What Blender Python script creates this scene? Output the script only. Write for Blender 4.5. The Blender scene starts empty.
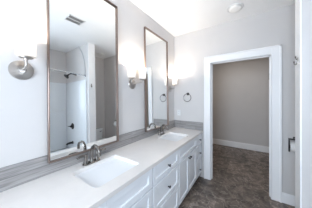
import bpy, bmesh, math, random
from mathutils import Vector, Matrix
PI = math.pi
random.seed(7)
C = bpy.context.scene.collection
S = bpy.context.scene

# ------------------------------------------------------------------ camera
CX, CH, YAW = 1.304, 1.447, 34.1
cam = bpy.data.cameras.new('camera'); cam.sensor_width = 36; cam.lens = 16.0
cam.shift_y = -5.0 / 312; cam.clip_start = 0.02
co = bpy.data.objects.new('camera', cam); C.objects.link(co)
co.location = (CX, 0, CH); co.rotation_euler = (PI / 2, 0, math.radians(YAW))
S.camera = co

# ------------------------------------------------------------------ world, daylight, exposure
w = bpy.data.worlds.new('world'); S.world = w; w.use_nodes = True
w.node_tree.nodes['Background'].inputs[0].default_value = (0.72, 0.86, 1.0, 1)
w.node_tree.nodes['Background'].inputs[1].default_value = 1.0
S.view_settings.view_transform = 'Standard'; S.view_settings.look = 'None'
S.view_settings.gamma = 1; S.view_settings.use_curve_mapping = False
S.view_settings.exposure = 0.0
DAY = 105.0          # daylight arriving through the window behind the camera
TUB_FILL = 21.0         # fill light through an added, unseen window above the tub
BULB = 9.0          # each sconce bulb
DISC = 0.0         # ceiling light
CLOSET_FILL = 8.7        # added fill lamp that brightens the walk-in closet, out of view
S.cycles.max_bounces = 12; S.cycles.diffuse_bounces = 7; S.cycles.glossy_bounces = 6
S.cycles.transparent_max_bounces = 12
S.cycles.sample_clamp_indirect = 12.0

def lamp(name, kind, loc, power, color, rot=(0, 0, 0), **kw):
    l = bpy.data.lights.new(name, kind); l.energy = power; l.color = color
    for k, v in kw.items(): setattr(l, k, v)
    o = bpy.data.objects.new(name, l); C.objects.link(o); o.location = loc; o.rotation_euler = rot
    return o
lamp('window_daylight', 'AREA', (0.95, -1.52, 1.55), DAY, (0.73, 0.86, 1.0), (PI / 2, 0, 0),
     shape='RECTANGLE', size=1.1, size_y=1.3)
lamp('tub_fill_light', 'AREA', (2.95, .68, 1.72), TUB_FILL, (0.74, 0.86, 1.0), (0, PI / 2, 0),
     shape='RECTANGLE', size=.9, size_y=.85)  # added fill that lights the vanity fronts from the tub side

# ------------------------------------------------------------------ materials
def mat(name, col, rough=0.5, metal=0.0, bump=0.0, bscale=60.0, var=0.0, vscale=4.0, coat=0.0):
    m = bpy.data.materials.new(name); m.use_nodes = True
    nt = m.node_tree; N = nt.nodes; L = nt.links
    b = N['Principled BSDF']
    b.inputs['Base Color'].default_value = (*col, 1); b.inputs['Roughness'].default_value = rough
    b.inputs['Metallic'].default_value = metal; b.inputs['Coat Weight'].default_value = coat
    tc = N.new('ShaderNodeTexCoord')
    if var:
        n = N.new('ShaderNodeTexNoise'); n.inputs['Scale'].default_value = vscale; n.inputs['Detail'].default_value = 4
        r = N.new('ShaderNodeValToRGB')
        r.color_ramp.elements[0].position = .3; r.color_ramp.elements[1].position = .7
        r.color_ramp.elements[0].color = (*[c * (1 - var) for c in col], 1)
        r.color_ramp.elements[1].color = (*[min(1, c * (1 + var)) for c in col], 1)
        L.new(tc.outputs['Object'], n.inputs['Vector']); L.new(n.outputs['Fac'], r.inputs['Fac'])
        L.new(r.outputs['Color'], b.inputs['Base Color'])
    if bump:
        n = N.new('ShaderNodeTexNoise'); n.inputs['Scale'].default_value = bscale; n.inputs['Detail'].default_value = 3
        bp = N.new('ShaderNodeBump'); bp.inputs['Strength'].default_value = bump; bp.inputs['Distance'].default_value = .002
        L.new(tc.outputs['Object'], n.inputs['Vector']); L.new(n.outputs['Fac'], bp.inputs['Height'])
        L.new(bp.outputs['Normal'], b.inputs['Normal'])
    return m

def emit_mat(name, col, strength):
    m = bpy.data.materials.new(name); m.use_nodes = True
    b = m.node_tree.nodes['Principled BSDF']
    b.inputs['Base Color'].default_value = (*col, 1)
    b.inputs['Emission Color'].default_value = (*col, 1); b.inputs['Emission Strength'].default_value = strength
    return m

PAINT = mat('wall_paint', (.645, .622, .612), .65, bump=.15, bscale=180, var=.012)
CEIL = mat('ceiling_paint', (.93, .93, .93), .8, bump=.15, bscale=150, var=.01)
TRIM = mat('white_trim_paint', (.92, .915, .92), .35, var=.01)
CAB = mat('white_cabinet_lacquer', (.85, .87, .90), .45, var=.012)
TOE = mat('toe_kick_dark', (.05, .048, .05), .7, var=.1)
QUARTZ = mat('white_quartz', (.77, .735, .71), .3, var=.02, vscale=14)
PORC = mat('white_porcelain', (.94, .94, .94), .15, var=.005, coat=.3)
SATIN = mat('satin_nickel', (.52, .485, .455), .28, 1.0, bump=.06, bscale=300, var=.04)
NICKEL = mat('brushed_nickel', (.21, .192, .178), .22, 1.0, bump=.08, bscale=400, var=.05)
DARKM = mat('dark_bronze', (.07, .065, .065), .38, 1.0, var=.08)
CHROME = mat('chrome', (.75, .76, .78), .12, 1.0, var=.02)
ACRYL = mat('white_acrylic', (.82, .84, .86), .2, var=.006)
PLAST = mat('white_plastic', (.80, .80, .80), .4, var=.01)
GRILLE = mat('grey_vent_metal', (.50, .50, .51), .5, var=.03)
VENTBACK = mat('vent_duct_grey', (.22, .22, .23), .7, var=.05)
VOID = mat('vent_inside', (.03, .03, .03), .8, var=.1)
PAPER = mat('tissue_paper', (.88, .87, .86), .9, bump=.3, bscale=200, var=.02)
CARD = mat('cardboard_core', (.35, .25, .17), .9, var=.08)
BULBM = emit_mat('bulb_glow', (1, .90, .76), 6.0)
LENS = emit_mat('light_lens', (.85, .84, .82), .12)
DIMLENS = mat('frosted_lens', (.80, .80, .78), .4, var=.01)

def frame_mat():
    m = mat('bronze_wood_frame', (.30, .21, .16), .30, .75)
    N = m.node_tree.nodes; L = m.node_tree.links; b = N['Principled BSDF']
    tc = N.new('ShaderNodeTexCoord'); mp = N.new('ShaderNodeMapping'); mp.inputs['Scale'].default_value = (60, 60, 4)
    n = N.new('ShaderNodeTexNoise'); n.inputs['Scale'].default_value = 3; n.inputs['Detail'].default_value = 5
    r = N.new('ShaderNodeValToRGB')
    r.color_ramp.elements[0].color = (.17, .125, .11, 1); r.color_ramp.elements[1].color = (.32, .235, .195, 1)
    L.new(tc.outputs['Object'], mp.inputs['Vector']); L.new(mp.outputs['Vector'], n.inputs['Vector'])
    L.new(n.outputs['Fac'], r.inputs['Fac']); L.new(r.outputs['Color'], b.inputs['Base Color'])
    return m
FRAME = frame_mat()

def mirror_mat():
    m = mat('mirror_silver', (.90, .92, .92), .0, 1.0)
    return m
MIRROR = mirror_mat()

def shade_mat():
    m = bpy.data.materials.new('frosted_glass_shade'); m.use_nodes = True
    N = m.node_tree.nodes; L = m.node_tree.links
    N.remove(N['Principled BSDF']); out = N['Material Output']
    t = N.new('ShaderNodeBsdfTransparent'); t.inputs[0].default_value = (1, .98, .95, 1)
    tl = N.new('ShaderNodeBsdfTranslucent'); tl.inputs[0].default_value = (.95, .93, .9, 1)
    d = N.new('ShaderNodeBsdfDiffuse'); d.inputs[0].default_value = (.9, .9, .9, 1)
    n = N.new('ShaderNodeTexNoise'); n.inputs['Scale'].default_value = 8
    mr = N.new('ShaderNodeMapRange'); mr.inputs['To Min'].default_value = .78; mr.inputs['To Max'].default_value = .82
    a = N.new('ShaderNodeMixShader'); c = N.new('ShaderNodeMixShader'); c.inputs[0].default_value = .95
    L.new(n.outputs['Fac'], mr.inputs['Value']); L.new(mr.outputs['Result'], a.inputs[0])
    L.new(tl.outputs[0], a.inputs[1]); L.new(d.outputs[0], a.inputs[2])
    L.new(t.outputs[0], c.inputs[1]); L.new(a.outputs[0], c.inputs[2])
    L.new(c.outputs[0], out.inputs['Surface'])
    return m
SHADE = shade_mat()

def glass_mat():
    m = bpy.data.materials.new('window_glass'); m.use_nodes = True
    N = m.node_tree.nodes; L = m.node_tree.links
    N.remove(N['Principled BSDF']); out = N['Material Output']
    t = N.new('ShaderNodeBsdfTransparent'); g = N.new('ShaderNodeBsdfGlossy'); g.inputs['Roughness'].default_value = .02
    f = N.new('ShaderNodeFresnel'); f.inputs[0].default_value = 1.45
    a = N.new('ShaderNodeMixShader')
    L.new(f.outputs[0], a.inputs[0]); L.new(t.outputs[0], a.inputs[1]); L.new(g.outputs[0], a.inputs[2])
    L.new(a.outputs[0], out.inputs['Surface'])
    return m
GLASS = glass_mat()

def floor_mat():
    m = bpy.data.materials.new('brown_marble_tile'); m.use_nodes = True
    N = m.node_tree.nodes; L = m.node_tree.links; b = N['Principled BSDF']
    tc = N.new('ShaderNodeTexCoord')
    mp = N.new('ShaderNodeMapping'); mp.inputs['Rotation'].default_value = (0, 0, PI / 2)
    br = N.new('ShaderNodeTexBrick'); br.inputs['Scale'].default_value = 1
    br.inputs['Brick Width'].default_value = .61; br.inputs['Row Height'].default_value = .305
    br.inputs['Mortar Size'].default_value = .003; br.inputs['Mortar Smooth'].default_value = .3
    br.inputs['Color1'].default_value = (.75, .75, .75, 1); br.inputs['Color2'].default_value = (1.15, 1.12, 1.1, 1)
    br.inputs['Mortar'].default_value = (.55, .52, .5, 1)
    L.new(tc.outputs['Object'], mp.inputs['Vector']); L.new(mp.outputs['Vector'], br.inputs['Vector'])
    n1 = N.new('ShaderNodeTexNoise'); n1.inputs['Scale'].default_value = 8; n1.inputs['Detail'].default_value = 8
    n1.inputs['Roughness'].default_value = .65; n1.inputs['Distortion'].default_value = .6
    L.new(tc.outputs['Object'], n1.inputs['Vector'])
    r1 = N.new('ShaderNodeValToRGB'); e = r1.color_ramp.elements
    e[0].position = .32; e[0].color = (.055, .043, .038, 1)
    e[1].position = .72; e[1].color = (.35, .29, .24, 1)
    k = e.new(.5); k.color = (.17, .138, .120, 1)
    L.new(n1.outputs['Fac'], r1.inputs['Fac'])
    # pale veins
    n2 = N.new('ShaderNodeTexNoise'); n2.inputs['Scale'].default_value = 5; n2.inputs['Detail'].default_value = 7
    n2.inputs['Distortion'].default_value = 1.2
    L.new(tc.outputs['Object'], n2.inputs['Vector'])
    s = N.new('ShaderNodeMath'); s.operation = 'SUBTRACT'; s.inputs[1].default_value = .5
    ab = N.new('ShaderNodeMath'); ab.operation = 'ABSOLUTE'
    mr = N.new('ShaderNodeMapRange'); mr.inputs['From Min'].default_value = 0; mr.inputs['From Max'].default_value = .018
    mr.inputs['To Min'].default_value = .55; mr.inputs['To Max'].default_value = 0
    L.new(n2.outputs['Fac'], s.inputs[0]); L.new(s.outputs[0], ab.inputs[0]); L.new(ab.outputs[0], mr.inputs['Value'])
    mx = N.new('ShaderNodeMix'); mx.data_type = 'RGBA'
    mx.inputs['B'].default_value = (.62, .55, .49, 1)
    L.new(mr.outputs['Result'], mx.inputs['Factor']); L.new(r1.outputs['Color'], mx.inputs['A'])
    mu = N.new('ShaderNodeMix'); mu.data_type = 'RGBA'; mu.blend_type = 'MULTIPLY'; mu.inputs['Factor'].default_value = 1
    L.new(mx.outputs['Result'], mu.inputs['A']); L.new(br.outputs['Color'], mu.inputs['B'])
    L.new(mu.outputs['Result'], b.inputs['Base Color'])
    b.inputs['Roughness'].default_value = .42
    bp = N.new('ShaderNodeBump'); bp.inputs['Strength'].default_value = .4; bp.inputs['Distance'].default_value = .002; bp.invert = True
    L.new(br.outputs['Fac'], bp.inputs['Height']); L.new(bp.outputs['Normal'], b.inputs['Normal'])
    return m
FLOOR = floor_mat()

def splash_mat(name, axis):
    """stacked grey stone-look planks with streaks along their length"""
    m = bpy.data.materials.new(name); m.use_nodes = True
    N = m.node_tree.nodes; L = m.node_tree.links; b = N['Principled BSDF']
    tc = N.new('ShaderNodeTexCoord'); sp = N.new('ShaderNodeSeparateXYZ'); cb = N.new('ShaderNodeCombineXYZ')
    L.new(tc.outputs['Object'], sp.inputs[0])
    L.new(sp.outputs['Y' if axis == 'y' else 'X'], cb.inputs['X']); L.new(sp.outputs['Z'], cb.inputs['Y'])
    mp = N.new('ShaderNodeMapping'); mp.inputs['Location'].default_value = (-.43 if axis == 'y' else -.15, -.86, 0)
    L.new(cb.outputs[0], mp.inputs['Vector'])
    br = N.new('ShaderNodeTexBrick'); br.inputs['Scale'].default_value = 1; br.offset = .5
    br.inputs['Brick Width'].default_value = .61; br.inputs['Row Height'].default_value = .0765
    br.inputs['Mortar Size'].default_value = .003; br.inputs['Mortar Smooth'].default_value = .2
    br.inputs['Color1'].default_value = (.78, .78, .78, 1); br.inputs['Color2'].default_value = (1.12, 1.10, 1.08, 1)
    br.inputs['Mortar'].default_value = (.5, .5, .5, 1)
    L.new(mp.outputs[0], br.inputs['Vector'])
    st = N.new('ShaderNodeMapping'); st.inputs['Scale'].default_value = (2.0, 48, 1)
    L.new(cb.outputs[0], st.inputs['Vector'])
    n = N.new('ShaderNodeTexNoise'); n.inputs['Scale'].default_value = 1.6; n.inputs['Detail'].default_value = 5
    n.inputs['Distortion'].default_value = 1.0
    L.new(st.outputs[0], n.inputs['Vector'])
    r = N.new('ShaderNodeValToRGB'); e = r.color_ramp.elements
    e[0].position = .32; e[0].color = (.27, .255, .25, 1); e[1].position = .68; e[1].color = (.50, .48, .475, 1)
    L.new(n.outputs['Fac'], r.inputs['Fac'])
    mu = N.new('ShaderNodeMix'); mu.data_type = 'RGBA'; mu.blend_type = 'MULTIPLY'; mu.inputs['Factor'].default_value = 1
    L.new(r.outputs['Color'], mu.inputs['A']); L.new(br.outputs['Color'], mu.inputs['B'])
    L.new(mu.outputs['Result'], b.inputs['Base Color']); b.inputs['Roughness'].default_value = .35
    bp = N.new('ShaderNodeBump'); bp.inputs['Strength'].default_value = .5; bp.inputs['Distance'].default_value = .002; bp.invert = True
    L.new(br.outputs['Fac'], bp.inputs['Height']); L.new(bp.outputs['Normal'], b.inputs['Normal'])
    return m

# ------------------------------------------------------------------ mesh helpers
def box(bm, x0, x1, y0, y1, z0, z1, bev=0.0, seg=2):
    t = bmesh.new()
    bmesh.ops.create_cube(t, size=1)
    for v in t.verts:
        v.co = Vector((x0 + (v.co.x + .5) * (x1 - x0), y0 + (v.co.y + .5) * (y1 - y0), z0 + (v.co.z + .5) * (z1 - z0)))
    if bev: bmesh.ops.bevel(t, geom=t.edges[:], offset=bev, segments=seg, affect='EDGES', profile=.5)
    merge(bm, t)
def merge(bm, t, M=None):
    me = bpy.data.meshes.new('tmp'); t.to_mesh(me); t.free()
    if M is not None: me.transform(M)
    bm.from_mesh(me); bpy.data.meshes.remove(me)
def lathe(bm, prof, origin=(0, 0, 0), axis=(0, 0, 1), seg=28, closed=False):
    """prof: (radius, height along the axis)"""
    t = bmesh.new(); rings = []
    for r, h in prof:
        if r < 1e-6: rings.append([t.verts.new((0, 0, h))])
        else: rings.append([t.verts.new((r * math.cos(2 * PI * i / seg), r * math.sin(2 * PI * i / seg), h)) for i in range(seg)])
    pairs = list(zip(rings, rings[1:])) + ([(rings[-1], rings[0])] if closed else [])
    for a, b in pairs:
        for i in range(seg):
            j = (i + 1) % seg
            if len(a) == 1 and len(b) == 1: continue
            if len(a) == 1: t.faces.new((a[0], b[i], b[j]))
            elif len(b) == 1: t.faces.new((a[i], a[j], b[0]))
            else: t.faces.new((a[i], a[j], b[j], b[i]))
    bmesh.ops.recalc_face_normals(t, faces=t.faces[:])
    q = Vector((0, 0, 1)).rotation_difference(Vector(axis).normalized())
    merge(bm, t, Matrix.Translation(origin) @ q.to_matrix().to_4x4())
def smooth_path(pts, n=8):
    P = [Vector(p) for p in pts]; out = []
    Q = [P[0] * 2 - P[1]] + P + [P[-1] * 2 - P[-2]]
    for i in range(1, len(Q) - 2):
        a, b, c, d = Q[i - 1:i + 3]
        for k in range(n):
            t = k / n
            out.append(.5 * ((2 * b) + (c - a) * t + (2 * a - 5 * b + 4 * c - d) * t * t + (3 * b - a - 3 * c + d) * t ** 3))
    out.append(P[-1]); return out
def tube(bm, pts, rad, seg=12, loop=False, caps=True):
    P = [Vector(p) for p in pts]; n = len(P)
    R = rad if isinstance(rad, (list, tuple)) else [rad] * n
    if len(R) != n: R = [R[0] + (R[-1] - R[0]) * i / (n - 1) for i in range(n)]
    t = bmesh.new(); rings = []; up = None
    for i in range(n):
        a = P[(i - 1) % n] if (loop or i > 0) else P[i]
        b = P[(i + 1) % n] if (loop or i < n - 1) else P[i]
        d = (b - a).normalized()
        if up is None: up = d.orthogonal().normalized()
        up = (up - d * up.dot(d)).normalized(); s = d.cross(up)
        rings.append([t.verts.new(P[i] + (up * math.cos(2 * PI * k / seg) + s * math.sin(2 * PI * k / seg)) * R[i]) for k in range(seg)])
    for i in range(n if loop else n - 1):
        a, b = rings[i], rings[(i + 1) % n]
        for k in range(seg): t.faces.new((a[k], a[(k + 1) % seg], b[(k + 1) % seg], b[k]))
    if caps and not loop: t.faces.new(rings[0][::-1]); t.faces.new(rings[-1])
    bmesh.ops.recalc_face_normals(t, faces=t.faces[:])
    merge(bm, t)
def rrect(x0, x1, y0, y1, r, n=5):
    out = []
    for cx, cy, a0 in ((x1 - r, y1 - r, 0), (x0 + r, y1 - r, 90), (x0 + r, y0 + r, 180), (x1 - r, y0 + r, 270)):
        for k in range(n + 1):
            a = math.radians(a0 + 90 * k / n); out.append((cx + r * math.cos(a), cy + r * math.sin(a)))
    return out
def loft(bm, loops, cap0=False, cap1=False):
    t = bmesh.new(); R = [[t.verts.new(p) for p in l] for l in loops]; n = len(R[0])
    for a, b in zip(R, R[1:]):
        for i in range(n): t.faces.new((a[i], a[(i + 1) % n], b[(i + 1) % n], b[i]))
    if cap0: t.faces.new(R[0])
    if cap1: t.faces.new(R[-1])
    bmesh.ops.recalc_face_normals(t, faces=t.faces[:])
    merge(bm, t)
def plate_with_holes(bm, outer, holes, z0, z1):
    """horizontal slab with holes"""
    t = bmesh.new(); loops = []
    for pts in [outer] + holes:
        vs = [t.verts.new((x, y, z1)) for x, y in pts]
        loops.append(vs)
        for i in range(len(vs)): t.edges.new((vs[i], vs[(i + 1) % len(vs)]))
    bmesh.ops.triangle_fill(t, edges=t.edges[:], use_beauty=True)
    top = t.faces[:]
    ret = bmesh.ops.extrude_face_region(t, geom=top)
    for v in [g for g in ret['geom'] if isinstance(g, bmesh.types.BMVert)]: v.co.z = z0
    bmesh.ops.recalc_face_normals(t, faces=t.faces[:])
    merge(bm, t)

def obj(name, bm, m, parent=None, loc=None, smooth=True):
    """link a bmesh (in world coordinates) as one object; the origin is put at loc or at the base of its bounds"""
    me = bpy.data.meshes.new(name)
    xs = [v.co for v in bm.verts]
    if loc is None:
        loc = Vector(((min(v.x for v in xs) + max(v.x for v in xs)) / 2, (min(v.y for v in xs) + max(v.y for v in xs)) / 2, min(v.z for v in xs)))
    loc = Vector(loc)
    bm.to_mesh(me); bm.free()
    me.transform(Matrix.Translation(-loc))
    me.materials.append(m)
    for p in me.polygons: p.use_smooth = smooth
    if smooth: me.set_sharp_from_angle(angle=math.radians(32))
    o = bpy.data.objects.new(name, me); C.objects.link(o)
    W = WORLD.get(parent.name, Vector((0, 0, 0))) if parent else Vector((0, 0, 0))
    o.parent = parent; o.location = loc - W; WORLD[o.name] = loc
    return o
WORLD = {}
def tag(o, label, cat, group=None):
    o['label'] = label; o['category'] = cat; o['kind'] = 'thing'
    if group: o['group'] = group
    return o
def thing(name, label, cat, loc, group=None):
    o = bpy.data.objects.new(name, None); C.objects.link(o); o.location = loc; o.empty_display_size = .05
    WORLD[o.name] = Vector(loc)
    return tag(o, label, cat, group)
def struct(name, bm, m, parent=None):
    o = obj(name, bm, m, parent, loc=(0, 0, 0) if parent is None else None, smooth=False)
    if parent is None: o['kind'] = 'structure'
    return o
def B(*boxes, bev=0.0):
    bm = bmesh.new()
    for b in boxes: box(bm, *b, bev=bev)
    return bm

# ------------------------------------------------------------------ room dimensions
H = 2.74                      # ceiling
D = 2.605                     # back wall
DT = .12                      # its thickness
YN = -1.30                    # wall behind the camera
PX, PY0, PY1 = 1.674, 1.69, 1.841          # end of the partition beside the tub
SX, SY0 = 2.72, .17                       # tub alcove
NX = 2.41                                 # toilet nook
OX0, OX1, OZ = .728, 1.556, 2.09          # doorway
CY = 4.78                                 # closet back wall
CLX0, CLX1 = -.35, 2.35

# ------------------------------------------------------------------ shell
struct('floor', B((-.5, 3.0, YN - .2, 5.0, -.1, 0)), FLOOR)
struct('ceiling', B((-.5, 3.0, YN - .2, 5.0, H, H + .1)), CEIL)
struct('wall_left', B((-.12, 0, YN - .12, D, 0, H)), PAINT)
struct('wall_back', B((-.12, OX0 - .015, D, D + DT, 0, H), (OX1 + .015, NX, D, D + DT, 0, H), (OX0 - .015, OX1 + .015, D, D + DT, OZ + .015, H)), PAINT)
struct('wall_right', B((PX, SX + .12, YN - .12, SY0, 0, H)), PAINT)
VY0, VY1, VZ0, VZ1 = .25, 1.12, 1.25, 2.2      # unseen window above the tub, added to let fill light in
struct('wall_shower', B((SX, SX + .12, SY0, VY0, 0, H), (SX, SX + .12, VY1, PY1, 0, H), (SX, SX + .12, VY0, VY1, 0, VZ0), (SX, SX + .12, VY0, VY1, VZ1, H)), PAINT)
wf = struct('window_added', B((SX + .03, SX + .09, VY0, VY0 + .05, VZ0, VZ1), (SX + .03, SX + .09, VY1 - .05, VY1, VZ0, VZ1),
      (SX + .03, SX + .09, VY0, VY1, VZ0, VZ0 + .05), (SX + .03, SX + .09, VY0, VY1, VZ1 - .05, VZ1)), TRIM)
struct('pane', B((SX + .058, SX + .064, VY0 + .05, VY1 - .05, VZ0 + .05, VZ1 - .05)), GLASS, wf)
struct('wall_partition', B((PX, SX, PY0, PY1, 0, H)), PAINT)
struct('wall_nook', B((NX, SX, PY1, D + DT, 0, H)), PAINT)
# wall behind the camera with its window
WX0, WX1, WZ0, WZ1 = .40, 1.50, .95, 2.2
struct('wall_near', B((0, WX0, YN - .12, YN, 0, H), (WX1, PX, YN - .12, YN, 0, H), (WX0, WX1, YN - .12, YN, 0, WZ0), (WX0, WX1, YN - .12, YN, WZ1, H)), PAINT)
wf = struct('window_1', B((WX0, WX0 + .05, YN - .09, YN - .03, WZ0, WZ1), (WX1 - .05, WX1, YN - .09, YN - .03, WZ0, WZ1),
      (WX0, WX1, YN - .09, YN - .03, WZ0, WZ0 + .05), (WX0, WX1, YN - .09, YN - .03, WZ1 - .05, WZ1),
      (WX0 + .05, WX1 - .05, YN - .085, YN - .035, 1.55, 1.59)), TRIM)
struct('pane', B((WX0 + .05, WX1 - .05, YN - .064, YN - .058, WZ0 + .05, WZ1 - .05)), GLASS, wf)
# walk-in closet
struct('wall_closet_back', B((CLX0 - .12, CLX1 + .12, CY, CY + .12, 0, H)), PAINT)
struct('wall_closet_left', B((CLX0 - .12, CLX0, D + DT, CY, 0, H)), PAINT)
struct('wall_closet_right', B((CLX1, CLX1 + .12, D + DT, CY, 0, H)), PAINT)
struct('wall_closet_front', B((CLX0, -.12, D, D + DT, 0, H)), PAINT)

# doorway: jambs, casing (with a back band) and hinge
bm = B((OX0 - .015, OX0, D - .002, D + DT + .002, 0, OZ), (OX1, OX1 + .015, D - .002, D + DT + .002, 0, OZ),
       (OX0 - .015, OX1 + .015, D - .002, D + DT + .002, OZ, OZ + .015),
       (OX0, OX0 + .012, D + .045, D + .08, 0, OZ), (OX1 - .012, OX1, D + .045, D + .08, 0, OZ), (OX0, OX1, D + .045, D + .08, OZ - .012, OZ))
jamb = struct('trim_1', bm, TRIM)
bm = bmesh.new(); CW = .112
for a, b in ((OX0 - CW - .005, OX0 - .005), (OX1 + .005, OX1 + CW + .005)):
    box(bm, a, b, D - .018, D, 0, OZ + CW + .005, .003)
    e = a if a < 1 else b - .022
    box(bm, e, e + .022, D - .028, D, 0, OZ + CW + .005, .004)
    e = b - .012 if a < 1 else a
    box(bm, e, e + .012, D - .023, D, 0, OZ, .003)
box(bm, OX0 - .006, OX1 + .006, D - .018, D, OZ + .005, OZ + CW + .005, .003)
box(bm, OX0 - CW - .005, OX1 + CW + .005, D - .028, D, OZ + CW - .017, OZ + CW + .005, .004)
struct('trim_2', bm, TRIM)
bm = B((OX1 - .004, OX1 + .002, D + .085, D + .118, 1.745, 1.835))
tube(bm, [(OX1 - .007, D + .118, 1.742), (OX1 - .007, D + .118, 1.838)], .006)
h = obj('hinge', bm, DARKM, jamb); h['label'] = 'dark metal door hinge'

def baseboard(name, x0, x1, y0, y1, ax, s, z=.14):
    """board with a thinner moulded top edge; s points into the room"""
    bm = bmesh.new()
    if ax == 'x':
        a = sorted((y0, y0 + s * .015)); box(bm, x0, x1, a[0], a[1], 0, z - .02, .002)
        a = sorted((y0, y0 + s * .009)); box(bm, x0, x1, a[0], a[1], z - .022, z, .003)
    else:
        a = sorted((x0, x0 + s * .015)); box(bm, a[0], a[1], y0, y1, 0, z - .02, .002)
        a = sorted((x0, x0 + s * .009)); box(bm, a[0], a[1], y0, y1, z - .022, z, .003)
    return struct(name, bm, TRIM)
baseboard('baseboard_back', OX1 + CW + .005, NX, D, D, 'x', -1)
baseboard('baseboard_closet_back', CLX0, CLX1, CY, CY, 'x', -1, .165)
baseboard('baseboard_closet_left', CLX0, CLX0, D + DT, CY, 'y', 1, .165)
baseboard('baseboard_closet_right', CLX1, CLX1, D + DT, CY, 'y', -1, .165)
baseboard('baseboard_nook', NX, NX, PY1, D, 'y', -1)
baseboard('baseboard_partition', PX, PX, PY0 - .015, PY1 + .015, 'y', -1)
# painted end board that closes the partition
struct('trim_3', B((PX - .012, PX, PY0 - .004, PY1 + .004, .14, H), bev=.002), TRIM)

# ------------------------------------------------------------------ vanity cabinets
VF = .55                      # cabinet face
CT0, CT1 = .83, .862          # worktop
def shaker(y0, y1, z0, z1, rail=.055):
    """raised frame round a recessed panel, facing +x"""
    bm = bmesh.new(); g = .002
    y0 += g; y1 -= g; z0 += g; z1 -= g; t = .02
    box(bm, VF, VF + .009, y0 + .01, y1 - .01, z0 + .01, z1 - .01)
    for a in ((y0, y0 + rail, z0, z1), (y1 - rail, y1, z0, z1), (y0 + rail - .001, y1 - rail + .001, z0, z0 + rail), (y0 + rail - .001, y1 - rail + .001, z1 - rail, z1)):
        box(bm, VF, VF + t, a[0], a[1], a[2], a[3], .0025, 1)
    return bm
def knob(y, z, parent):
    bm = bmesh.new()
    lathe(bm, [(0, 0), (.008, 0), (.006, .004), (.005, .014), (.013, .019), (.015, .024), (.013, .029), (.006, .031), (0, .031)], (VF + .02, y, z), (1, 0, 0), 18)
    obj('knob', bm, DARKM, parent)
Z0 = .10
def carcass(y0, y1, name, label):
    t = thing(name, label, 'cabinet', (VF / 2, (y0 + y1) / 2, 0), 'white vanity cabinets under the quartz counter')
    obj('body', B((.004, VF, y0 + .001, y1 - .001, Z0 - .01, CT0)), CAB, t)
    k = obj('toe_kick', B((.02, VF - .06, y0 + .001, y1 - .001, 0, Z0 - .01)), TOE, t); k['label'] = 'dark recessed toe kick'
    return t
def sink_cabinet(y0, y1, label):
    t = carcass(y0, y1, 'sink_cabinet', label)
    obj('false_front', shaker(y0 + .006, y1 - .006, .64, CT0 - .006), CAB, t)
    m = (y0 + y1) / 2
    for s, a, b in ((-1, y0 + .006, m), (1, m, y1 - .006)):
        d = obj('door', shaker(a, b, Z0, .634), CAB, t); knob(m + s * .03, .598, d)
def drawer_cabinet(y0, y1, label):
    t = carcass(y0, y1, 'drawer_cabinet', label)
    for a, b, k in ((.64, CT0 - .006, .732), (.375, .634, .50), (Z0, .37, .21)):
        d = obj('drawer', shaker(y0 + .006, y1 - .006, a, b, .05 if y1 - y0 > .35 else .04), CAB, t); knob((y0 + y1) / 2, k, d)
drawer_cabinet(-.12, .475, 'white drawer cabinet under the near end of the counter, cut off by the photo edge')
sink_cabinet(.475, 1.035, 'white two-door sink cabinet below the nearer sink')
drawer_cabinet(1.035, 1.605, 'wide white drawer cabinet with dark knobs between the two sink cabinets')
sink_cabinet(1.605, 2.295, 'white two-door sink cabinet below the farther sink')
drawer_cabinet(2.295, 2.6, 'narrow white drawer cabinet at the far end beside the doorway')

# worktop with two cut-outs, sinks
SK = [(.135, .475, .525, .965), (.135, .475, 1.735, 2.175)]
bm = bmesh.new()
plate_with_holes(bm, [(0.001, -.15), (.585, -.15), (.585, D - .001), (.001, D - .001)], [rrect(*s, .024) for s in SK], CT0, CT1)
tag(obj('countertop', bm, QUARTZ, smooth=False), 'long white quartz countertop with two sink cut-outs', 'countertop')
for s, lab in zip(SK, ('nearer white rectangular undermount sink under the large front mirror', 'farther white rectangular undermount sink close to the back wall')):
    t = thing('undermount_sink', lab, 'sink', ((s[0] + s[1]) / 2, (s[2] + s[3]) / 2, CT0 - .14), 'white undermount sinks')
    def lp(e, r, z): return [(x, y, z) for x, y in rrect(s[0] - e, s[1] + e, s[2] - e, s[3] + e, r)]
    bm = bmesh.new()
    loft(bm, [lp(.025, .05, CT0 - .012), lp(.025, .05, CT0 - .0005), lp(.002, .026, CT0 - .0005), lp(-.006, .026, CT0 - .03), lp(-.02, .04, CT0 - .115), lp(-.06, .05, CT0 - .135), lp(-.14, .02, CT0 - .138)], cap1=True)
    obj('basin', bm, PORC, t)
    bm = bmesh.new()
    lathe(bm, [(0, .004), (.012, .004), (.016, .001), (.022, .003), (.024, 0), (.02, -.004)], ((s[0] + s[1]) / 2, (s[2] + s[3]) / 2, CT0 - .137), (0, 0, 1), 20)
    obj('drain', bm, CHROME, t)

# splash of stone-look planks
SPT = 1.012
tag(obj('tile_backsplash', B((0, .009, -.15, D, CT1, SPT)), splash_mat('splash_side', 'y'), loc=(0, 0, 0), smooth=False),
    'long grey streaked tile backsplash behind the counter, under both mirrors', 'backsplash')
tag(obj('tile_backsplash', B((.009, .59, D - .009, D, CT1, SPT)), splash_mat('splash_end', 'x'), loc=(0, 0, 0), smooth=False),
    'short grey streaked tile backsplash on the back wall, beside the doorway', 'backsplash')

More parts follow.
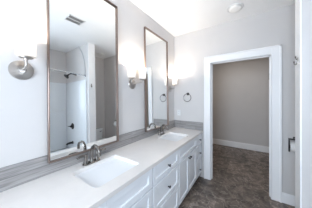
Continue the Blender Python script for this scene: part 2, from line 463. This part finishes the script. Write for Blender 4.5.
# ------------------------------------------------------------------ mirrors
def mirror(y0, y1, z0, z1, lab):
    t = thing('wall_mirror', lab, 'mirror', (.0235, (y0 + y1) / 2, z0), 'tall framed mirrors above the counter')
    f, x0, x1 = .0095, .0235, .054
    bm = bmesh.new()
    for a in ((y0, y0 + f, z0, z1), (y1 - f, y1, z0, z1), (y0 + f - .001, y1 - f + .001, z0, z0 + f), (y0 + f - .001, y1 - f + .001, z1 - f, z1)):
        box(bm, x0, x1, a[0], a[1], a[2], a[3], .002, 1)
    obj('frame', bm, FRAME, t)
    g = obj('glass', B((x0, .036, y0 + f, y1 - f, z0 + f, z1 - f)), MIRROR, t, smooth=False)
    t.rotation_euler.y = -.0148      # the foot stands off on the tiles, the head rests on the wall
mirror(.412, 1.086, .958, 2.522, 'large wood-framed mirror nearest the camera, reflecting the shower')
mirror(1.60, 2.275, .962, 2.518, 'tall wood-framed mirror farther along, next to the back wall corner')

# ------------------------------------------------------------------ faucets
def faucet(y, lab):
    t = thing('faucet', lab, 'faucet', (.095, y, CT1), 'brushed nickel faucets')
    x = .095; z = CT1
    bm = bmesh.new()
    loft(bm, [[(a, b, z + h) for a, b in rrect(x - .027 + e, x + .027 - e, y - .083 + e, y + .083 - e, .026 - e)] for h, e in ((0, 0), (.008, 0), (.012, .004))], True, True)
    obj('base_plate', bm, NICKEL, t)
    bm = bmesh.new()
    lathe(bm, [(.020, .01), (.020, .018), (.015, .03), (.0135, .06)], (x, y, z), seg=20)
    tube(bm, smooth_path([(x, y, z + .05), (x, y, z + .10), (x + .008, y, z + .135), (x + .04, y, z + .16), (x + .082, y, z + .156), (x + .112, y, z + .132), (x + .121, y, z + .10)]), [.0155, .0125], 14)
    sp = obj('spout', bm, NICKEL, t)
    bm = bmesh.new(); lathe(bm, [(0, 0), (.0135, 0), (.0135, .014), (.011, .016)], (x + .122, y, z + .086), (-.15, 0, 1), 16)
    obj('aerator', bm, NICKEL, sp)
    for s in (-1, 1):
        hy = y + s * .056
        bm = bmesh.new()
        lathe(bm, [(.021, .01), (.021, .02), (.016, .035), (.0135, .06), (.015, .078), (.012, .088), (0, .09)], (x, hy, z), seg=18)
        tube(bm, smooth_path([(x, hy, z + .080), (x + .006, hy + s * .035, z + .088), (x + .012, hy + s * .065, z + .088), (x + .014, hy + s * .082, z + .084)], 5), [.011, .008], 10)
        obj('lever_handle', bm, NICKEL, t)
faucet(.728, 'brushed nickel two-lever faucet at the nearer sink')
faucet(1.94, 'brushed nickel two-lever faucet at the farther sink')

# ------------------------------------------------------------------ sconces
def shade_unit(t, x, y, zb):
    """socket cup, glass cylinder, bulb"""
    bm = bmesh.new()
    lathe(bm, [(0, -.012), (.012, -.012), (.014, -.004), (.034, -.002), (.036, .004), (.030, .006), (.016, .007), (.015, .035), (0, .036)], (x, y, zb), seg=28)
    obj('shade_holder', bm, SATIN, t)
    bm = bmesh.new(); r = .051; hh = .155
    lathe(bm, [(.020, .0085), (r - .004, .0085), (r, .013), (r, hh), (r - .003, hh), (r - .003, .013), (r - .005, .0115), (.020, .0115)], (x, y, zb), seg=40, closed=True)
    obj('glass_shade', bm, SHADE, t)
    bm = bmesh.new()
    lathe(bm, [(0, .125), (.010, .122), (.019, .108), (.021, .092), (.016, .07), (.011, .055), (.011, .036)], (x, y, zb), seg=18)
    b = obj('bulb', bm, BULBM, t); b['label'] = 'glowing frosted bulb'
    lamp('bulb_light', 'POINT', (x, y, zb + .142), BULB, (1.0, .87, .72), shadow_soft_size=.02)
def sconce(y, lab, second=False):
    z = 1.645
    t = thing('wall_sconce', lab, 'wall light', (0, y, z), 'brushed nickel wall sconces')
    bm = bmesh.new()
    lathe(bm, [(0, 0), (.064, 0), (.066, .004), (.063, .010), (.045, .016), (.022, .020), (.018, .026), (0, .028)], (0, y, z), (1, 0, 0), 40)
    obj('back_plate', bm, SATIN, t)
    ax, ay = (.105, y) if not second else (.05, y - .055)
    bm = bmesh.new()
    tube(bm, smooth_path([(.02, y, z), (ax * .7, (y + ay) / 2, z + .002), (ax, ay, z + .016), (ax, ay, z + .06)], 6), .0075, 12)
    obj('arm', bm, SATIN, t)
    shade_unit(t, ax, ay, z + .068)
    if second:
        bx, by = .09, y + .11
        bm = bmesh.new()
        tube(bm, smooth_path([(.022, y, z + .012), (.05, y + .06, z + .022), (bx - .008, by - .02, z + .03), (bx, by, z + .038), (bx, by, z + .06)], 6), .008, 12)
        obj('arm', bm, SATIN, t)
        shade_unit(t, bx, by, z + .068)
sconce(.272, 'single-shade brushed nickel wall sconce left of the large near mirror')
sconce(1.355, 'two-shade wall sconce with a long side arm between the two mirrors', True)
sconce(2.41, 'single-shade wall sconce between the farther mirror and the corner')

# ------------------------------------------------------------------ back wall fittings
t = thing('towel_ring', 'round metal towel ring on the back wall above the counter end', 'towel ring', (.30, D, 1.47))
bm = bmesh.new()
lathe(bm, [(0, 0), (.026, 0), (.027, .006), (.022, .012), (.010, .016), (.009, .045), (.013, .05), (.013, .06), (0, .062)], (.30, D, 1.545), (0, -1, 0), 24)
obj('mount', bm, DARKM, t)
bm = bmesh.new()
tube(bm, [(.30 + .075 * math.cos(a), D - .05, 1.472 + .075 * math.sin(a)) for a in [2 * PI * i / 40 for i in range(40)]], .005, 8, loop=True)
obj('ring', bm, NICKEL, t)

t = thing('wall_outlet', 'white wall outlet plate low on the back wall above the short backsplash', 'outlet', (.106, D, 1.11))
obj('cover_plate', B((.071, .141, D - .006, D, 1.113, 1.228), bev=.002), PLAST, t)
for zc in (1.146, 1.196):
    bm = bmesh.new(); loft(bm, [[(a, D - .006 - e, b) for a, b in rrect(.089, .123, zc - .017, zc + .017, .01)] for e in (0, .002)], True, True)
    s_ = obj('socket', bm, PLAST, t)
    obj('slot', B((.098, .1, D - .0085, D - .007, zc - .004, zc + .008), (.111, .113, D - .0085, D - .007, zc - .004, zc + .008)), VOID, s_)

# paper holder on the back wall, seen past the partition
t = thing('toilet_paper_holder', 'dark metal toilet paper holder on the back wall beside the partition edge', 'toilet paper holder', (1.818, D, .76))
obj('wall_plate', B((1.788, 1.848, D - .008, D, .885, .935), bev=.003), DARKM, t)
obj('bracket', B((1.732, 1.86, D - .075, D - .055, .90, .922), (1.732, 1.745, D - .088, D - .055, .745, .922), (1.803, 1.833, D - .06, D, .90, .92), bev=.002), DARKM, t)
bm = bmesh.new(); tube(bm, [(1.734, D - .076, .822), (1.85, D - .076, .822)], .008, 12); obj('roller_bar', bm, DARKM, t)
t = thing('toilet_paper_roll', 'white toilet paper roll hanging on the dark holder', 'toilet paper', (1.813, D - .076, .755))
bm = bmesh.new()
lathe(bm, [(.021, 0), (.058, 0), (.06, .003), (.06, .085), (.058, .088), (.021, .088)], (1.747, D - .076, .815), (1, 0, 0), 32, closed=True)
obj('paper', bm, PAPER, t)
bm = bmesh.new(); lathe(bm, [(.019, -.001), (.0215, -.001), (.0215, .089), (.019, .089)], (1.747, D - .076, .815), (1, 0, 0), 24, closed=True)
obj('core', bm, CARD, t)

# hook on the end of the partition
t = thing('robe_hook', 'small metal double robe hook on the end of the white partition', 'hook', (PX - .012, 1.745, 1.76))
hx, hy, hz = PX - .012, 1.745, 1.79
obj('hook_plate', B((hx - .006, hx, hy - .012, hy + .012, hz - .03, hz + .03), bev=.002), SATIN, t)
bm = bmesh.new(); tube(bm, smooth_path([(hx - .004, hy, hz - .01), (hx - .014, hy, hz - .032), (hx - .024, hy, hz - .028), (hx - .026, hy, hz - .01)], 6), .0045, 10)
lathe(bm, [(0, -.007), (.006, -.003), (.006, .003), (0, .007)], (hx - .026, hy, hz - .006), seg=12)
obj('hook_prong', bm, NICKEL, t)
bm = bmesh.new(); tube(bm, smooth_path([(hx - .004, hy, hz + .012), (hx - .012, hy, hz + .016), (hx - .016, hy, hz + .034)], 6), .0045, 10)
lathe(bm, [(0, -.007), (.006, -.003), (.006, .003), (0, .007)], (hx - .016, hy, hz + .037), seg=12)
obj('hook_prong', bm, NICKEL, t)

# ------------------------------------------------------------------ ceiling fittings
def ceiling_disc(x, y, r, lens, name, lab, power):
    t = thing(name, lab, 'ceiling light', (x, y, H))
    bm = bmesh.new()
    lathe(bm, [(r - .016, 0), (r, 0), (r, .006), (r - .004, .010), (r - .014, .010), (r - .016, .004)], (x, y, H), (0, 0, -1), 48)
    obj('trim_ring', bm, PLAST, t)
    bm = bmesh.new(); lathe(bm, [(0, .030), (r * .5, .029), (r - .036, .026), (r - .026, .018), (r - .024, .001), (0, .001)], (x, y, H), (0, 0, -1), 40)
    obj('diffuser', bm, lens, t)
    if power:
        lamp('disc_light', 'AREA', (x, y, H - .03), power, (1, .93, .85), (0, 0, 0), shape='DISK', size=2 * (r - .02))
ceiling_disc(1.13, 2.26, .105, LENS, 'ceiling_light', 'round white ceiling light in front of the doorway', DISC)
ceiling_disc(2.10, 2.28, .10, DIMLENS, 'ceiling_light', 'unlit round ceiling light over the toilet, seen in the near mirror', 0)

t = thing('ceiling_vent', 'grey rectangular ceiling vent seen reflected in the near mirror', 'vent', (1.03, 1.105, H))
vx0, vx1, vy0, vy1 = .93, 1.13, .985, 1.225
obj('backing', B((vx0 + .01, vx1 - .01, vy0 + .01, vy1 - .01, H - .003, H)), VENTBACK, t)
obj('vent_frame', B((vx0, vx0 + .016, vy0, vy1, H - .01, H), (vx1 - .016, vx1, vy0, vy1, H - .01, H), (vx0, vx1, vy0, vy0 + .016, H - .01, H), (vx0, vx1, vy1 - .016, vy1, H - .01, H), ((vx0 + vx1) / 2 - .008, (vx0 + vx1) / 2 + .008, vy0, vy1, H - .01, H), bev=.001), PLAST, t)
for i in range(8):
    x = vx0 + .027 + i * .0185 + (.016 if i > 3 else 0)
    bm = bmesh.new(); box(bm, -.001, .001, vy0 + .014, vy1 - .014, -.008, .008)
    bmesh.ops.rotate(bm, verts=bm.verts, cent=(0, 0, 0), matrix=Matrix.Rotation(math.radians(35), 3, 'Y'))
    bmesh.ops.translate(bm, verts=bm.verts, vec=(x, 0, H - .008))
    obj('slat', bm, GRILLE, t, smooth=False)
lamp('closet_fill_light', 'AREA', (1.0, 3.7, H - .03), CLOSET_FILL, (1, .90, .78), (0, 0, 0), shape='DISK', size=.2)  # added lamp without a fixture, lifts the closet brightness

# ------------------------------------------------------------------ tub alcove (seen in the mirror)
TX0 = 1.75; TR = .27
t = thing('bathtub', 'white alcove bathtub across from the vanity, mostly below the mirror', 'bathtub', ((TX0 + SX) / 2, (SY0 + PY0) / 2, 0))
def tl(e, r, z): return [(x, y, z) for x, y in rrect(TX0 + e, SX - .03 - e, SY0 + .02 + e, PY0 - .02 - e, r)]
bm = bmesh.new()
loft(bm, [tl(.0, .01, 0), tl(0, .01, TR - .015), tl(.008, .015, TR), tl(.07, .10, TR), tl(.085, .11, TR - .02), tl(.13, .14, .12), tl(.20, .14, .07)], True, True)
obj('tub_shell', bm, ACRYL, t)
bm = bmesh.new(); lathe(bm, [(0, .006), (.03, .005), (.034, 0), (.02, -.003)], ((TX0 + SX) / 2, PY0 - .3, .072), seg=20); obj('drain', bm, CHROME, t)

ST = 1.93
bm = B((SX - .022, SX - .003, SY0 + .003, PY0 - .003, TR + .002, VZ0 - .03), (SX - .022, SX - .003, VY1 + .02, PY0 - .003, VZ0 - .04, ST), bev=.004)
tag(obj('shower_surround', bm, ACRYL), 'white shower wall lining along the tub, at the left of the near mirror', 'shower surround')
tag(obj('shower_surround', B((TX0, SX - .025, PY0 - .022, PY0 - .003, TR + .002, ST), bev=.004), ACRYL),
    'white shower wall lining behind the valve and spout, in the near mirror', 'shower surround')

yw = PY0 - .022
def on_wall(px_x): return px_x
t = thing('overhead_shower', 'dark shower head on an arm, reflected in the near mirror', 'shower head', (2.2, PY0, 2.05))
bm = bmesh.new(); lathe(bm, [(0, 0), (.035, 0), (.032, .008), (.014, .012)], (2.2, PY0, 2.09), (0, -1, 0), 20); obj('flange', bm, CHROME, t)
bm = bmesh.new(); tube(bm, smooth_path([(2.2, PY0 - .002, 2.09), (2.2, PY0 - .09, 2.105), (2.2, PY0 - .15, 2.09), (2.2, PY0 - .185, 2.06)], 6), .013, 12); obj('arm', bm, DARKM, t)
bm = bmesh.new(); lathe(bm, [(.014, 0), (.02, .015), (.03, .03), (.056, .048), (.06, .062), (.052, .066), (0, .066)], (2.2, PY0 - .18, 2.065), (0, -.7, -.7), 24); obj('spray_head', bm, DARKM, t)
t = thing('shower_valve', 'dark round shower valve with a lever, reflected in the near mirror', 'shower valve', (2.37, yw, .85))
bm = bmesh.new(); lathe(bm, [(0, 0), (.075, 0), (.075, .004), (.06, .01), (.026, .014), (.024, .05), (0, .052)], (2.37, yw, .85), (0, -1, 0), 30); obj('escutcheon', bm, DARKM, t)
bm = bmesh.new(); tube(bm, [(2.37, yw - .042, .85), (2.42, yw - .055, .852), (2.47, yw - .06, .848)], [.012, .008], 12); obj('lever', bm, DARKM, t)
t = thing('tub_spout', 'dark tub spout below the shower valve, reflected in the near mirror', 'tub spout', (2.37, yw, .455))
bm = bmesh.new(); tube(bm, smooth_path([(2.37, yw, .455), (2.37, yw - .07, .457), (2.37, yw - .12, .447), (2.37, yw - .14, .425)], 5), [.026, .02], 16); obj('spout_body', bm, DARKM, t)
bm = bmesh.new(); lathe(bm, [(.03, 0), (.036, 0), (.034, .008), (.026, .01)], (2.37, yw, .455), (0, -1, 0), 24); obj('flange', bm, DARKM, t)

t = rod_ = thing('shower_rod', 'curved white shower curtain rod above the tub, reflected in the near mirror', 'shower rod', (1.76, .93, 2.0))
rz = 2.025; n = 24
bm = bmesh.new()
tube(bm, [(1.80 - .13 * math.sin(PI * i / n), SY0 + .004 + (PY0 - SY0 - .008) * i / n, rz) for i in range(n + 1)], .0125, 14)
obj('rod', bm, CHROME, t)
for yy, s in ((SY0, 1), (PY0, -1)):
    bm = bmesh.new(); lathe(bm, [(0, 0), (.033, 0), (.03, .008), (.017, .014), (.016, .03), (0, .03)], (1.80, yy, rz), (0, s, 0), 24); obj('end_flange', bm, CHROME, t)

# ------------------------------------------------------------------ toilet in the nook (seen in the mirror)
bm = bmesh.new(); tube(bm, smooth_path([(1.80, PY0 - .012, rz + .02), (1.785, PY0 - .012, 2.14), (1.81, PY0 - .012, 2.33), (1.90, PY0 - .012, 2.55), (2.04, PY0 - .012, H - .004)], 6), .0075, 10)
br_ = obj('brace', bm, GRILLE, rod_); br_['label'] = 'thin grey curved brace'
t = thing('toilet', 'white toilet in the dim nook beyond the partition, reflected in the near mirror', 'toilet', (2.1, 2.22, 0))
yc = 2.22
def ell(cx, rx, ry, z, k=0.0, n=28):
    return [(cx + rx * math.cos(2 * PI * i / n), yc + ry * math.sin(2 * PI * i / n), z) for i in range(n)]
bm = bmesh.new()
loft(bm, [ell(2.10, .20, .11, 0), ell(2.10, .19, .10, .06), ell(2.09, .19, .10, .18), ell(2.04, .23, .15, .30), ell(2.02, .235, .18, .375), ell(2.02, .235, .182, .39), ell(2.02, .18, .13, .392), ell(2.03, .15, .11, .30), ell(2.04, .06, .05, .22)], True, True)
obj('bowl', bm, PORC, t)
bm = bmesh.new(); loft(bm, [ell(2.025, .235, .184, .393), ell(2.025, .238, .186, .405), ell(2.025, .232, .18, .42), ell(2.025, .20, .15, .425)], True, True)
obj('lid', bm, PLAST, t)
bm = bmesh.new()
loft(bm, [[(a, b, z) for a, b in rrect(2.225 + e, 2.388, yc - .19 + e, yc + .19 - e, .03)] for z, e in ((.385, .02), (.42, .008), (.66, 0))], True, True)
tk = obj('tank', bm, PORC, t)
bm = bmesh.new(); loft(bm, [[(a, b, z) for a, b in rrect(2.217 + e, 2.39, yc - .198 + e, yc + .198 - e, .03)] for z, e in ((.661, 0), (.685, 0), (.695, .008))], True, True)
obj('tank_lid', bm, PORC, tk)
bm = bmesh.new(); tube(bm, [(2.228, yc + .13, .62), (2.205, yc + .13, .62), (2.20, yc + .07, .612)], .007, 10); obj('flush_lever', bm, DARKM, tk)
